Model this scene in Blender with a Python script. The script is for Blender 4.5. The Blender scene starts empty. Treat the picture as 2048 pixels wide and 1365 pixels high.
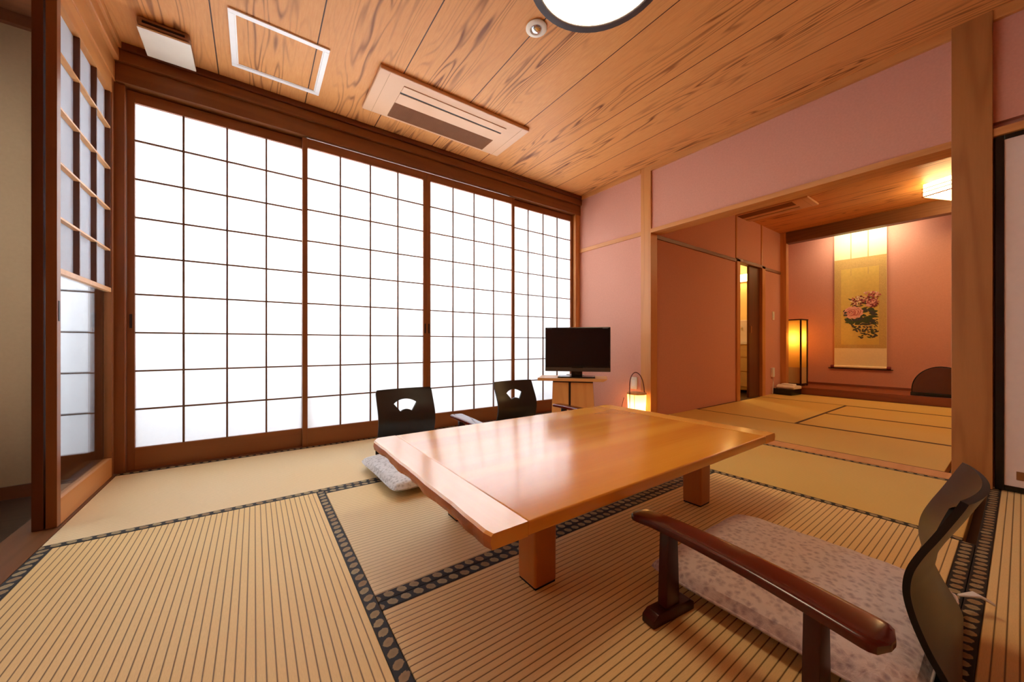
import bpy, bmesh, math, random
from mathutils import Vector, Matrix
random.seed(7)
S = bpy.context.scene
COL = S.collection
PI = math.pi
R = math.radians
CEIL = 2.347          # ceiling height
CAMZ = 0.712

# ------------------------------------------------------------------ materials
def new_mat(name):
    m = bpy.data.materials.new(name); m.use_nodes = True
    nt = m.node_tree; nt.nodes.clear()
    out = nt.nodes.new('ShaderNodeOutputMaterial')
    b = nt.nodes.new('ShaderNodeBsdfPrincipled')
    nt.links.new(b.outputs[0], out.inputs[0])
    return m, nt, b, out
def lin(c):
    return tuple(((v/255)/12.92 if v/255 <= .04045 else ((v/255+.055)/1.055)**2.4) for v in c) + (1,)
def N(nt, typ, **kw):
    n = nt.nodes.new(typ)
    for k, v in kw.items():
        if k.startswith('i_'):
            key = k[2:]
            n.inputs[int(key) if key.isdigit() else key].default_value = v
        else: setattr(n, k, v)
    return n
def math_(nt, op, a, b=None, c=None):
    n = nt.nodes.new('ShaderNodeMath'); n.operation = op
    for i, v in enumerate((a, b, c)):
        if v is None: continue
        if isinstance(v, (int, float)): n.inputs[i].default_value = v
        else: nt.links.new(v, n.inputs[i])
    return n.outputs[0]
def mix(nt, fac, a, b, blend='MIX'):
    n = nt.nodes.new('ShaderNodeMix'); n.data_type = 'RGBA'; n.blend_type = blend
    for key, v in ((0, fac), (6, a), (7, b)):
        if isinstance(v, (int, float)): n.inputs[key].default_value = v
        elif isinstance(v, tuple): n.inputs[key].default_value = v
        else: nt.links.new(v, n.inputs[key])
    return n.outputs[2]
def ramp(nt, fac, stops):
    n = nt.nodes.new('ShaderNodeValToRGB'); e = n.color_ramp.elements
    while len(e) < len(stops): e.new(.5)
    for el, (p, c) in zip(e, stops):
        el.position = p; el.color = c if isinstance(c, tuple) else (c, c, c, 1)
    nt.links.new(fac, n.inputs[0]); return n.outputs[0]
def coords(nt, scale=(1, 1, 1), loc=(0, 0, 0)):
    t = nt.nodes.new('ShaderNodeTexCoord'); m = nt.nodes.new('ShaderNodeMapping')
    m.inputs['Scale'].default_value = scale; m.inputs['Location'].default_value = loc
    nt.links.new(t.outputs['Object'], m.inputs[0]); return m.outputs[0], t.outputs['Object']
def noise(nt, vec, scale, detail=2, rough=.5, dist=0):
    n = nt.nodes.new('ShaderNodeTexNoise')
    n.inputs['Scale'].default_value = scale; n.inputs['Detail'].default_value = detail
    n.inputs['Roughness'].default_value = rough; n.inputs['Distortion'].default_value = dist
    nt.links.new(vec, n.inputs['Vector']); return n.outputs['Fac']
def bump(nt, b, h, strength=.2, dist=.01):
    n = nt.nodes.new('ShaderNodeBump'); n.inputs['Strength'].default_value = strength
    n.inputs['Distance'].default_value = dist
    nt.links.new(h, n.inputs['Height']); nt.links.new(n.outputs[0], b.inputs['Normal'])

def plain(name, c, rough=.5, var=.06, metal=0, nscale=14, spec=.5, coat=0):
    m, nt, b, o = new_mat(name)
    v, _ = coords(nt)
    f = noise(nt, v, nscale, 3)
    c = lin(c)
    hi = tuple(min(1, x*(1+var)) for x in c[:3]) + (1,); lo = tuple(x*(1-var) for x in c[:3]) + (1,)
    nt.links.new(ramp(nt, f, [(.3, lo), (.7, hi)]), b.inputs['Base Color'])
    b.inputs['Roughness'].default_value = rough; b.inputs['Metallic'].default_value = metal
    b.inputs['Specular IOR Level'].default_value = spec
    b.inputs['Coat Weight'].default_value = coat
    return m
def wood(name, light, dark, axis='X', rough=.45, ring=26, scale=5, along=.07, amount=.8, spec=.4, coat=0, fibre=.35):
    m, nt, b, o = new_mat(name)
    sc = [1, 1, 1]; sc['XYZ'.index(axis)] = along
    v, raw = coords(nt, tuple(sc))
    n1 = noise(nt, v, scale, 2, .45)
    rings = math_(nt, 'SINE', math_(nt, 'MULTIPLY', n1, ring*2))
    rings = math_(nt, 'MULTIPLY_ADD', rings, .5, .5)
    rings = math_(nt, 'POWER', rings, 2.2)
    fib = noise(nt, v, scale*26, 3, .6)
    f = math_(nt, 'MULTIPLY', rings, amount)
    f = math_(nt, 'ADD', f, math_(nt, 'MULTIPLY', math_(nt, 'SUBTRACT', fib, .5), fibre))
    big = noise(nt, v, scale*.6, 1)
    f = math_(nt, 'ADD', f, math_(nt, 'MULTIPLY', math_(nt, 'SUBTRACT', big, .5), .5))
    nt.links.new(ramp(nt, f, [(0, lin(light)), (1, lin(dark))]), b.inputs['Base Color'])
    b.inputs['Roughness'].default_value = rough; b.inputs['Specular IOR Level'].default_value = spec
    b.inputs['Coat Weight'].default_value = coat; b.inputs['Coat Roughness'].default_value = .12
    bump(nt, b, f, .06, .004)
    return m
def ceiling_mat():
    m, nt, b, o = new_mat('cedar ceiling boards')
    t = nt.nodes.new('ShaderNodeTexCoord'); s = nt.nodes.new('ShaderNodeSeparateXYZ')
    nt.links.new(t.outputs['Object'], s.inputs[0]); X, Y = s.outputs[0], s.outputs[1]
    u = math_(nt, 'DIVIDE', math_(nt, 'SUBTRACT', X, .275-4.55), .4555)
    idx = math_(nt, 'FLOOR', u); fr = math_(nt, 'SUBTRACT', u, idx)
    w = nt.nodes.new('ShaderNodeTexWhiteNoise'); w.noise_dimensions = '1D'; nt.links.new(idx, w.inputs['W'])
    rnd = w.outputs['Value']
    ctr = math_(nt, 'SUBTRACT', fr, .5)
    c = nt.nodes.new('ShaderNodeCombineXYZ')
    nt.links.new(math_(nt, 'ADD', math_(nt, 'MULTIPLY', X, 1), math_(nt, 'MULTIPLY', idx, 3.17)), c.inputs[0])
    nt.links.new(math_(nt, 'ADD', math_(nt, 'MULTIPLY', Y, .10), math_(nt, 'MULTIPLY', rnd, 9)), c.inputs[1])
    n1 = noise(nt, c.outputs[0], 6.5, 2, .5)
    # cathedral figure: nested rings that crowd near the middle of the board and straighten near its edges
    d = math_(nt, 'ABSOLUTE', math_(nt, 'SUBTRACT', ctr, math_(nt, 'MULTIPLY', math_(nt, 'SUBTRACT', rnd, .5), .45)))
    ph = math_(nt, 'ADD', math_(nt, 'MULTIPLY', n1, 92), math_(nt, 'MULTIPLY', d, 60))
    r = math_(nt, 'MULTIPLY_ADD', math_(nt, 'SINE', ph), .5, .5)
    r = math_(nt, 'POWER', r, 4.0)
    mid = ramp(nt, d, [(.08, 1.0), (.34, .12)])
    brk = ramp(nt, noise(nt, c.outputs[0], 16, 2), [(.35, .25), (.62, 1.0)])
    line = math_(nt, 'MULTIPLY', math_(nt, 'MULTIPLY', r, mid), brk)
    fib = noise(nt, c.outputs[0], 150, 3, .6)
    base = mix(nt, ramp(nt, fib, [(.3, 0.0), (.7, 1.0)]), lin((230, 168, 102)), lin((220, 152, 86)))
    base = mix(nt, math_(nt, 'MULTIPLY', rnd, .45), base, lin((212, 140, 76)))
    col = mix(nt, math_(nt, 'MULTIPLY', line, .95), base, lin((112, 54, 18)))
    seam = math_(nt, 'LESS_THAN', math_(nt, 'ABSOLUTE', math_(nt, 'SUBTRACT', ctr, 0)), .4935)
    col = mix(nt, seam, lin((70, 32, 10)), col)
    nt.links.new(col, b.inputs['Base Color'])
    b.inputs['Roughness'].default_value = .5; b.inputs['Specular IOR Level'].default_value = .3
    bump(nt, b, seam, .5, .004)
    return m
def tatami_mat(name, c, line, strength):
    m, nt, b, o = new_mat(name)
    t = nt.nodes.new('ShaderNodeTexCoord'); s = nt.nodes.new('ShaderNodeSeparateXYZ')
    nt.links.new(t.outputs['Object'], s.inputs[0]); X, Y = s.outputs[0], s.outputs[1]
    v2, _ = coords(nt, (.15, 6, 1))
    wob = noise(nt, v2, 3, 1)
    u = math_(nt, 'DIVIDE', math_(nt, 'ADD', Y, math_(nt, 'MULTIPLY', wob, .003)), .0186)
    fr = math_(nt, 'FRACT', u)
    tri = math_(nt, 'ABSOLUTE', math_(nt, 'SUBTRACT', fr, .5))      # .5 at the groove
    g = ramp(nt, tri, [(.34, 0.0), (.42, .20), (.455, .95), (.5, 1.0)])
    v3, _ = coords(nt, (1, 12, 1))
    fine = noise(nt, v3, 60, 3, .7)
    big, _ = coords(nt, (.5, .5, .5))
    patch = noise(nt, big, 3.2, 2)
    col = mix(nt, ramp(nt, fine, [(.3, 0.0), (.7, 1.0)]), lin(c), lin(tuple(int(x*.93) for x in c)))
    col = mix(nt, math_(nt, 'MULTIPLY', ramp(nt, patch, [(.35, 0.0), (.7, 1.0)]), .3), col, lin((c[0]-10, c[1]-22, c[2]-40)))
    col = mix(nt, math_(nt, 'MULTIPLY', g, strength), col, lin(line))
    nt.links.new(col, b.inputs['Base Color'])
    b.inputs['Roughness'].default_value = .55; b.inputs['Specular IOR Level'].default_value = .3
    h = math_(nt, 'SUBTRACT', math_(nt, 'MULTIPLY', fine, .03), g)
    bump(nt, b, h, .35*strength, .003)
    return m
def heri_mat(name, dots=True):
    m, nt, b, o = new_mat(name)
    if dots:
        t = nt.nodes.new('ShaderNodeTexCoord'); s = nt.nodes.new('ShaderNodeSeparateXYZ')
        nt.links.new(t.outputs['Object'], s.inputs[0]); X, Y = s.outputs[0], s.outputs[1]
        u = math_(nt, 'DIVIDE', X, .037); idx = math_(nt, 'FLOOR', u)
        fr = math_(nt, 'SUBTRACT', math_(nt, 'SUBTRACT', u, idx), .5)
        w = nt.nodes.new('ShaderNodeTexWhiteNoise'); w.noise_dimensions = '1D'; nt.links.new(idx, w.inputs['W'])
        vv = math_(nt, 'ADD', math_(nt, 'DIVIDE', Y, .0345), math_(nt, 'MULTIPLY', math_(nt, 'SUBTRACT', w.outputs[0], .5), .12))
        sk = math_(nt, 'ADD', fr, math_(nt, 'MULTIPLY', vv, .25))
        d = math_(nt, 'SQRT', math_(nt, 'ADD', math_(nt, 'POWER', math_(nt, 'MULTIPLY', sk, 2.75), 2), math_(nt, 'POWER', math_(nt, 'MULTIPLY', vv, 2.55), 2)))
        v, _ = coords(nt); d = math_(nt, 'ADD', d, math_(nt, 'MULTIPLY', math_(nt, 'SUBTRACT', noise(nt, v, 160, 2), .5), .5))
        spot = ramp(nt, d, [(.0, .75), (.55, .9), (.90, 1.0), (1.0, 0.0)])
        hue = mix(nt, w.outputs[0], lin((168, 150, 108)), lin((150, 118, 76)))
        nt.links.new(mix(nt, spot, lin((22, 18, 17)), hue), b.inputs['Base Color'])
    else:
        v, _ = coords(nt)
        nt.links.new(ramp(nt, noise(nt, v, 60, 2), [(.3, lin((62, 30, 12))), (.7, lin((82, 44, 18)))]), b.inputs['Base Color'])
    b.inputs['Roughness'].default_value = .75
    return m
def paper_mat(name, c=(238, 241, 245), trans=.6):
    m, nt, b, o = new_mat(name)
    v, _ = coords(nt)
    col = ramp(nt, noise(nt, v, 45, 4, .7), [(.2, lin(tuple(int(x*.985) for x in c))), (.8, lin(c))])
    tr = nt.nodes.new('ShaderNodeBsdfTranslucent'); df = nt.nodes.new('ShaderNodeBsdfDiffuse')
    nt.links.new(col, tr.inputs[0]); nt.links.new(col, df.inputs[0])
    mx = nt.nodes.new('ShaderNodeMixShader'); mx.inputs[0].default_value = trans
    nt.links.new(df.outputs[0], mx.inputs[1]); nt.links.new(tr.outputs[0], mx.inputs[2])
    nt.links.new(mx.outputs[0], o.inputs[0]); nt.nodes.remove(b)
    return m
def emit_mat(name, c, strength, base=(240, 235, 225)):
    m, nt, b, o = new_mat(name)
    v, _ = coords(nt)
    f = noise(nt, v, 8, 2)
    nt.links.new(ramp(nt, f, [(.2, lin(tuple(int(x*.98) for x in c))), (.8, lin(c))]), b.inputs['Emission Color'])
    b.inputs['Base Color'].default_value = lin(base)
    b.inputs['Emission Strength'].default_value = strength
    b.inputs['Roughness'].default_value = .6
    return m
def glass_mat(name):
    m, nt, b, o = new_mat(name)
    b.inputs['Base Color'].default_value = (1, 1, 1, 1); b.inputs['Roughness'].default_value = .0
    tr = nt.nodes.new('ShaderNodeBsdfTransparent'); gl = nt.nodes.new('ShaderNodeBsdfGlossy')
    gl.inputs['Roughness'].default_value = .02
    fr = nt.nodes.new('ShaderNodeFresnel'); fr.inputs[0].default_value = 1.35
    mx = nt.nodes.new('ShaderNodeMixShader')
    nt.links.new(math_(nt, 'MULTIPLY', fr.outputs[0], .6), mx.inputs[0])
    nt.links.new(tr.outputs[0], mx.inputs[1]); nt.links.new(gl.outputs[0], mx.inputs[2])
    nt.links.new(mx.outputs[0], o.inputs[0]); nt.nodes.remove(b)
    return m
def damask_mat(name, c1, c2, c3):
    m, nt, b, o = new_mat(name)
    v, _ = coords(nt)
    vo = nt.nodes.new('ShaderNodeTexVoronoi'); vo.inputs['Scale'].default_value = 62
    nz = noise(nt, v, 48, 4, .65, 1.5)
    nt.links.new(v, vo.inputs['Vector'])
    f = math_(nt, 'ADD', math_(nt, 'MULTIPLY', vo.outputs['Distance'], .7), math_(nt, 'MULTIPLY', nz, .75))
    col = ramp(nt, f, [(.38, lin(c1)), (.56, lin(c2)), (.78, lin(c3))])
    nt.links.new(col, b.inputs['Base Color'])
    b.inputs['Roughness'].default_value = .55; b.inputs['Sheen Weight'].default_value = .3
    bump(nt, b, math_(nt, 'ADD', f, math_(nt, 'MULTIPLY', noise(nt, v, 260, 2), .2)), .45, .006)
    return m

M = {}
M['ceiling'] = ceiling_mat()
M['pink'] = plain('pink sand plaster', (211, 154, 133), .8, .035, nscale=90, spec=.2)
M['beige'] = plain('beige wallpaper', (160, 128, 92), .8, .03, nscale=60, spec=.2)
M['beam_x'] = wood('shaded beam wood along x', (136, 84, 42), (108, 58, 26), 'X', .42, amount=.35)  # darker copy of the honey beam wood, with backlit shade in the colour
M['beam_y'] = wood('honey beam wood along y', (206, 142, 80), (176, 108, 54), 'Y', .42, amount=.35)
M['beam_z'] = wood('honey post wood', (206, 142, 80), (172, 104, 52), 'Z', .42, amount=.4)
M['shaded_post_z'] = wood('brown post wood', (172, 114, 62), (142, 84, 40), 'Z', .42, amount=.45)  # same wood as the honey posts, dim light at the right painted in
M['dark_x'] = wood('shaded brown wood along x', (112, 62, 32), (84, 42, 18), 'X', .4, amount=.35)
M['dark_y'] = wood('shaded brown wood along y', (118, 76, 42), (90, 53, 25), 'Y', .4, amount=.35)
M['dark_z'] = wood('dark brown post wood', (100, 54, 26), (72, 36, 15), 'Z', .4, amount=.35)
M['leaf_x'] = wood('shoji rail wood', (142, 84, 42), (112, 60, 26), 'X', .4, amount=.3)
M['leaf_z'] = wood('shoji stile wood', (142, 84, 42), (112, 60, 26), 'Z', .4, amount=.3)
M['pale_x'] = wood('pale cypress along x', (214, 154, 96), (188, 122, 68), 'X', .4, amount=.35)
M['pale_z'] = wood('pale cypress along z', (220, 164, 106), (196, 134, 80), 'Z', .4, amount=.3)
M['kumiko'] = plain('lattice strip wood', (112, 74, 44), .5, .1)
M['paper'] = paper_mat('shoji paper')
M['tat'] = tatami_mat('woven rush tatami', (240, 210, 146), (92, 58, 24), .9)
M['tat_mid'] = tatami_mat('rush tatami with soft ribs', (238, 213, 157), (120, 84, 42), .6)
M['tat_daylit'] = tatami_mat('daylit rush tatami', (242, 219, 170), (150, 112, 64), .3)  # window daylight put into a paler mat colour, with fainter ribs
M['tat_far'] = tatami_mat('golden rush tatami', (230, 196, 112), (170, 122, 56), .25)
M['heri'] = heri_mat('patterned cloth border')
M['heri_plain'] = heri_mat('dark cloth border', False)
M['table'] = wood('lacquered table wood', (236, 164, 50), (210, 120, 20), 'X', .24, ring=9, scale=3.2, along=.05, amount=.55, spec=.7, coat=.35)
M['table_end'] = wood('lacquered end board wood', (236, 168, 66), (208, 126, 34), 'Y', .24, ring=9, scale=3.2, along=.06, amount=.5, spec=.7, coat=.35)
M['table_leg'] = wood('table leg wood', (192, 120, 54), (160, 90, 34), 'Z', .3, ring=8, scale=4, along=.08, amount=.5)
M['bark'] = wood('live edge wood', (190, 108, 44), (132, 64, 20), 'Y', .4, ring=14, scale=6, along=.12, amount=.8)
M['black'] = plain('black lacquer', (17, 15, 14), .32, .1)
M['zaisu'] = plain('dark lacquered plywood', (26, 23, 18), .34, .08, spec=.6)
M['zaisu_edge'] = plain('black edge lacquer', (8, 8, 9), .5, .05)
M['rosewood'] = wood('red rosewood lacquer', (104, 26, 12), (58, 10, 5), 'Y', .22, ring=12, scale=6, along=.08, amount=.7, coat=.3)
M['rosewood_z'] = wood('dark rosewood lacquer', (62, 20, 12), (36, 9, 6), 'Z', .3, ring=12, scale=6, along=.08, amount=.6)
M['cush_pink'] = damask_mat('mauve grey damask', (158, 138, 138), (184, 164, 160), (214, 198, 190))
M['cush_grey'] = damask_mat('silver grey damask', (156, 158, 160), (180, 182, 184), (212, 214, 216))
M['white'] = plain('white enamel', (236, 234, 226), .4, .02)
M['white_metal'] = plain('white aluminium frame', (250, 250, 248), .35, .02)
M['plate'] = plain('ivory plastic', (232, 222, 204), .45, .02)
M['vent_body'] = plain('brown vent body', (150, 108, 78), .6, .05)
M['ac'] = plain('wood tone plastic', (222, 176, 136), .45, .03, nscale=4)
M['ac_grille'] = plain('brown return grille', (158, 108, 66), .6, .06)
M['slot'] = plain('black slot', (22, 14, 10), .7, .05)
M['lamp_disc'] = emit_mat('white lamp diffuser', (255, 234, 196), 8.5)
M['lamp_rim'] = plain('dark plum lamp rim', (48, 34, 36), .5, .05)
M['far_lamp'] = emit_mat('warm square diffuser', (255, 222, 158), 10)
M['chrome'] = plain('chrome', (220, 220, 222), .15, .02, metal=1)
M['andon'] = paper_mat('lantern paper', (250, 232, 190), .75)
M['andon_tall'] = paper_mat('amber lamp paper', (250, 206, 110), .75)
M['andon_unlit'] = plain('amber lamp paper', (206, 170, 108), .7, .03)
M['cord'] = plain('red brown cord', (96, 34, 22), .6, .05)
M['dark_wood'] = wood('dark lamp frame wood', (54, 26, 14), (32, 14, 8), 'Z', .4, amount=.4)
M['screen'] = plain('black screen glass', (4, 4, 5), .12, .02, spec=.5)
M['bezel'] = plain('gloss black bezel', (10, 9, 9), .22, .05)
M['bezel_low'] = plain('dark bronze bezel', (70, 56, 44), .3, .05)
M['grey_print'] = plain('grey print', (92, 90, 92), .5, .02)
M['stand'] = wood('tv stand wood', (222, 160, 92), (196, 126, 62), 'Z', .4, amount=.35)
M['stand_top'] = wood('tv stand top wood', (224, 164, 98), (198, 130, 68), 'X', .35, amount=.35)
M['fusuma'] = plain('cream fusuma paper', (226, 206, 192), .75, .02, nscale=40)
M['fus_frame'] = plain('black lacquer frame', (12, 9, 9), .25, .05)
M['brass'] = plain('bronze pull', (150, 100, 60), .4, .05, metal=.6)
M['pull'] = plain('dark finger pull', (40, 20, 12), .5, .05)
M['floor'] = wood('dark corridor boards', (66, 46, 30), (40, 26, 16), 'X', .35, amount=.4)
M['kamachi'] = wood('red brown step board', (140, 76, 40), (108, 54, 24), 'Y', .35, amount=.4)
M['cream_silk'] = plain('cream silk', (238, 222, 176), .7, .03, nscale=40)
M['brocade'] = plain('gold brocade', (196, 164, 96), .6, .12, nscale=120)
M['goldsilk'] = plain('golden silk', (212, 182, 92), .6, .05, nscale=30)
M['petal'] = plain('pale pink pigment', (224, 164, 146), .7, .08, nscale=60)
M['petal_mid'] = plain('rose pigment', (178, 92, 86), .7, .1, nscale=60)
M['petal_dark'] = plain('dark red pigment', (122, 40, 44), .7, .1, nscale=60)
M['petal_cream'] = plain('cream pigment', (226, 204, 160), .7, .08, nscale=60)
M['leaf_green'] = plain('dark green pigment', (58, 72, 36), .7, .15, nscale=60)
M['leaf_ink'] = plain('ink green pigment', (64, 62, 58), .7, .15, nscale=60)
M['bronze_mirror'] = plain('dark bronze lacquer', (92, 50, 28), .3, .06, spec=.4)
M['wash_wall'] = plain('yellow lit wall tile', (222, 190, 120), .5, .03)
M['vanity'] = plain('cream vanity laminate', (206, 176, 120), .4, .03)
M['rubber'] = plain('black pad', (20, 14, 12), .8, .05)
M['glass'] = glass_mat('clear pane')

# ------------------------------------------------------------------ mesh helpers
class MB:
    def __init__(s): s.bm = bmesh.new()
    def add(s, bm):
        me = bpy.data.meshes.new('tmp'); bm.to_mesh(me); bm.free()
        s.bm.from_mesh(me); bpy.data.meshes.remove(me); return s
    def box(s, x0, x1, y0, y1, z0, z1, bev=0, seg=2, mi=0, taper=None):
        b = bmesh.new(); bmesh.ops.create_cube(b, size=1)
        for v in b.verts:
            top = v.co.z > 0
            v.co = Vector(((x0+x1)/2 + v.co.x*(x1-x0), (y0+y1)/2 + v.co.y*(y1-y0), (z0+z1)/2 + v.co.z*(z1-z0)))
            if taper and not top:
                cx, cy = (x0+x1)/2, (y0+y1)/2
                v.co.x = cx + (v.co.x-cx)*taper[0]; v.co.y = cy + (v.co.y-cy)*taper[1]
        if bev: bmesh.ops.bevel(b, geom=list(b.edges), offset=bev, segments=seg, profile=.6, affect='EDGES')
        for f in b.faces: f.material_index = mi
        return s.add(b)
    def cyl(s, c, r, h, axis='Z', n=32, r2=None, bev=0):
        b = bmesh.new()
        bmesh.ops.create_cone(b, cap_ends=True, segments=n, radius1=r, radius2=r if r2 is None else r2, depth=h)
        if bev:
            ed = [e for e in b.edges if abs(e.verts[0].co.z-e.verts[1].co.z) < 1e-6]
            bmesh.ops.bevel(b, geom=ed, offset=bev, segments=2, profile=.5, affect='EDGES')
        if axis == 'X': bmesh.ops.rotate(b, matrix=Matrix.Rotation(PI/2, 3, 'Y'), verts=b.verts)
        if axis == 'Y': bmesh.ops.rotate(b, matrix=Matrix.Rotation(PI/2, 3, 'X'), verts=b.verts)
        bmesh.ops.translate(b, vec=Vector(c), verts=b.verts)
        return s.add(b)
    def lathe(s, prof, c=(0, 0, 0), n=48):
        b = bmesh.new(); rows = []
        for (r, z) in prof:
            rows.append([b.verts.new((c[0]+r*math.cos(2*PI*i/n), c[1]+r*math.sin(2*PI*i/n), c[2]+z)) for i in range(n)])
        for a, d in zip(rows, rows[1:]):
            for i in range(n): b.faces.new((a[i], a[(i+1) % n], d[(i+1) % n], d[i]))
        b.faces.new(rows[0][::-1]); b.faces.new(rows[-1])
        bmesh.ops.recalc_face_normals(b, faces=b.faces)
        return s.add(b)
    def prism(s, pts, axis, a0, a1, bev=0, mi=0):
        """polygon pts (2D) pushed along axis from a0 to a1"""
        b = bmesh.new()
        def P(p, a):
            return {'X': (a, p[0], p[1]), 'Y': (p[0], a, p[1]), 'Z': (p[0], p[1], a)}[axis]
        lo = [b.verts.new(P(p, a0)) for p in pts]; hi = [b.verts.new(P(p, a1)) for p in pts]
        b.faces.new(lo); b.faces.new(hi)
        n = len(pts)
        for i in range(n): b.faces.new((lo[i], lo[(i+1) % n], hi[(i+1) % n], hi[i]))
        bmesh.ops.recalc_face_normals(b, faces=b.faces)
        if bev: bmesh.ops.bevel(b, geom=list(b.edges), offset=bev, segments=2, profile=.6, affect='EDGES')
        for f in b.faces: f.material_index = mi
        return s.add(b)
    def tube(s, pts, r, n=10, closed=False):
        b = bmesh.new(); rings = []; pts = [Vector(p) for p in pts]; m = len(pts)
        up = Vector((0, 0, 1))
        for i, p in enumerate(pts):
            t = (pts[min(i+1, m-1)] - pts[max(i-1, 0)]).normalized()
            a = t.cross(up)
            if a.length < 1e-3: a = t.cross(Vector((1, 0, 0)))
            a.normalize(); c = a.cross(t)
            rings.append([b.verts.new(p + a*r*math.cos(2*PI*k/n) + c*r*math.sin(2*PI*k/n)) for k in range(n)])
        for q, w in zip(rings, rings[1:]):
            for k in range(n): b.faces.new((q[k], q[(k+1) % n], w[(k+1) % n], w[k]))
        b.faces.new(rings[0][::-1]); b.faces.new(rings[-1])
        bmesh.ops.recalc_face_normals(b, faces=b.faces)
        return s.add(b)
    def poly(s, pts, mi=0):
        b = bmesh.new(); f = b.faces.new([b.verts.new(p) for p in pts]); f.material_index = mi
        return s.add(b)
    def build(s, name, mats, parent=None, smooth=False, loc=None, rot=None):
        me = bpy.data.meshes.new(name); s.bm.to_mesh(me); s.bm.free()
        for m in (mats if isinstance(mats, (list, tuple)) else [mats]): me.materials.append(m)
        if smooth:
            me.polygons.foreach_set('use_smooth', [True]*len(me.polygons))
            try: me.set_sharp_from_angle(angle=R(38))
            except Exception: pass
        o = bpy.data.objects.new(name, me); COL.objects.link(o)
        if parent: o.parent = parent
        if loc: o.location = loc
        if rot: o.rotation_euler = rot
        return o
def tag(o, label, cat, group=None, kind=None):
    o['label'] = label; o['category'] = cat
    if group: o['group'] = group
    if kind: o['kind'] = kind
    return o
def thing(name, label, cat, loc=(0, 0, 0), rotz=0, group=None):
    o = bpy.data.objects.new(name, None); o.empty_display_size = .05; COL.objects.link(o)
    o.location = loc; o.rotation_euler = (0, 0, rotz)
    return tag(o, label, cat, group)
def struct(name, mb, mat, smooth=False):
    o = mb.build(name, mat, None, smooth); o['kind'] = 'structure'; return o
def copy_tree(o, parent=None):
    c = o.copy(); COL.objects.link(c)
    if parent: c.parent = parent
    for ch in list(o.children): copy_tree(ch, c)
    return c
tn = [0]
def trim(mb, mat):
    tn[0] += 1; return struct('trim_%d' % tn[0], mb, mat)

XL, XR, YA, YB = -.615, 2.965, 2.868, -1.75
# ------------------------------------------------------------------ shell of the main room
struct('floor', MB().box(-2.0, 7.3, -1.9, 3.5, -.12, -.052), M['floor'])
struct('ceiling', MB().box(-.75, 7.2, -1.9, 3.05, CEIL, CEIL+.06), M['ceiling'])
# wall with the paper screens: short wall above the head track
struct('wall_back', MB().box(-2.0, 3.1, 2.96, 3.02, 2.135, CEIL+.02).box(2.90, 3.1, 2.945, 3.02, 0, 2.14), M['pink'])
trim(MB().box(-.62, 2.965, 2.852, 2.962, 2.148, 2.25, .003), M['beam_x'])            # head track
trim(MB().box(-.62, 2.965, 2.83, 2.962, 2.25, 2.312, .006), M['beam_x'])             # moulding
trim(MB().box(-.62, 2.965, 2.815, 2.962, 2.312, CEIL, .003), M['dark_x'])
trim(MB().box(-.62, 2.965, 2.936, 2.962, 2.128, 2.148), M['dark_x'])
trim(MB().box(-.62, 2.965, 2.869, 2.962, -.05, .002), M['dark_x'])                   # sill track
trim(MB().box(2.897, 2.962, 2.862, 2.945, 0, 2.148, .003), M['beam_z'])              # corner post right
trim(MB().box(-.63, -.583, 2.872, 2.96, 0, 2.148, .003), M['leaf_z'])                # corner post left
# right wall with the wide opening
struct('wall_right', MB().box(XR, 3.06, 2.068, 2.95, -.06, CEIL+.02)
       .box(XR, 3.06, .212, 1.963, 1.766, CEIL+.02)
       .box(XR, 3.06, YB-.1, .083, 1.80, CEIL+.02).box(3.0, 3.06, YB-.1, .083, 0, 1.80), M['pink'])
trim(MB().box(2.949, 3.05, 1.963, 2.068, 0, CEIL, .002), M['beam_z'])                # post left of opening
trim(MB().box(2.940, 3.07, .083, .212, 0, CEIL, .002), M['shaded_post_z'])                  # big post right of opening
trim(MB().box(2.952, 2.985, 2.068, 2.862, 1.728, 1.767, .002), M['beam_y'])          # rail on the pink wall
trim(MB().box(2.946, 3.09, .212, 1.963, 1.730, 1.766, .002), M['beam_y'])            # lintel
trim(MB().box(2.946, 2.985, YB, .083, 1.728, 1.766, .002), M['beam_y'])
trim(MB().box(2.945, 2.99, .212, 1.963, 2.296, CEIL, .002)
     .box(2.945, 2.99, 2.068, 2.82, 2.31, CEIL, .002).box(2.945, 2.99, YB, .083, 2.296, CEIL, .002), M['beam_y'])
trim(MB().box(2.978, 3.118, .212, 1.963, -.05, .003, .002), M['pale_x'])             # threshold
# left wall with the opening onto the corridor
struct('wall_left', MB().box(-.76, XL, YB-.1, 1.25, -.06, CEIL+.02).box(-.76, -.66, 1.25, 2.96, 2.25, CEIL+.02), M['pink'])
trim(MB().box(-.74, -.617, 1.25, 2.872, 2.148, 2.25, .003), M['beam_y'])
trim(MB().box(-.70, -.597, 1.25, 2.84, 2.25, 2.312, .006), M['beam_y'])
trim(MB().box(-.70, -.585, 1.25, 2.82, 2.312, CEIL, .003), M['beam_y'])
trim(MB().box(-.74, -.612, 1.25, 2.868, -.05, .001), M['dark_y'])                    # sill
struct('wall_front', MB().box(-2.0, 3.1, YB-.1, YB, -.06, CEIL+.02), M['pink'])
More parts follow.
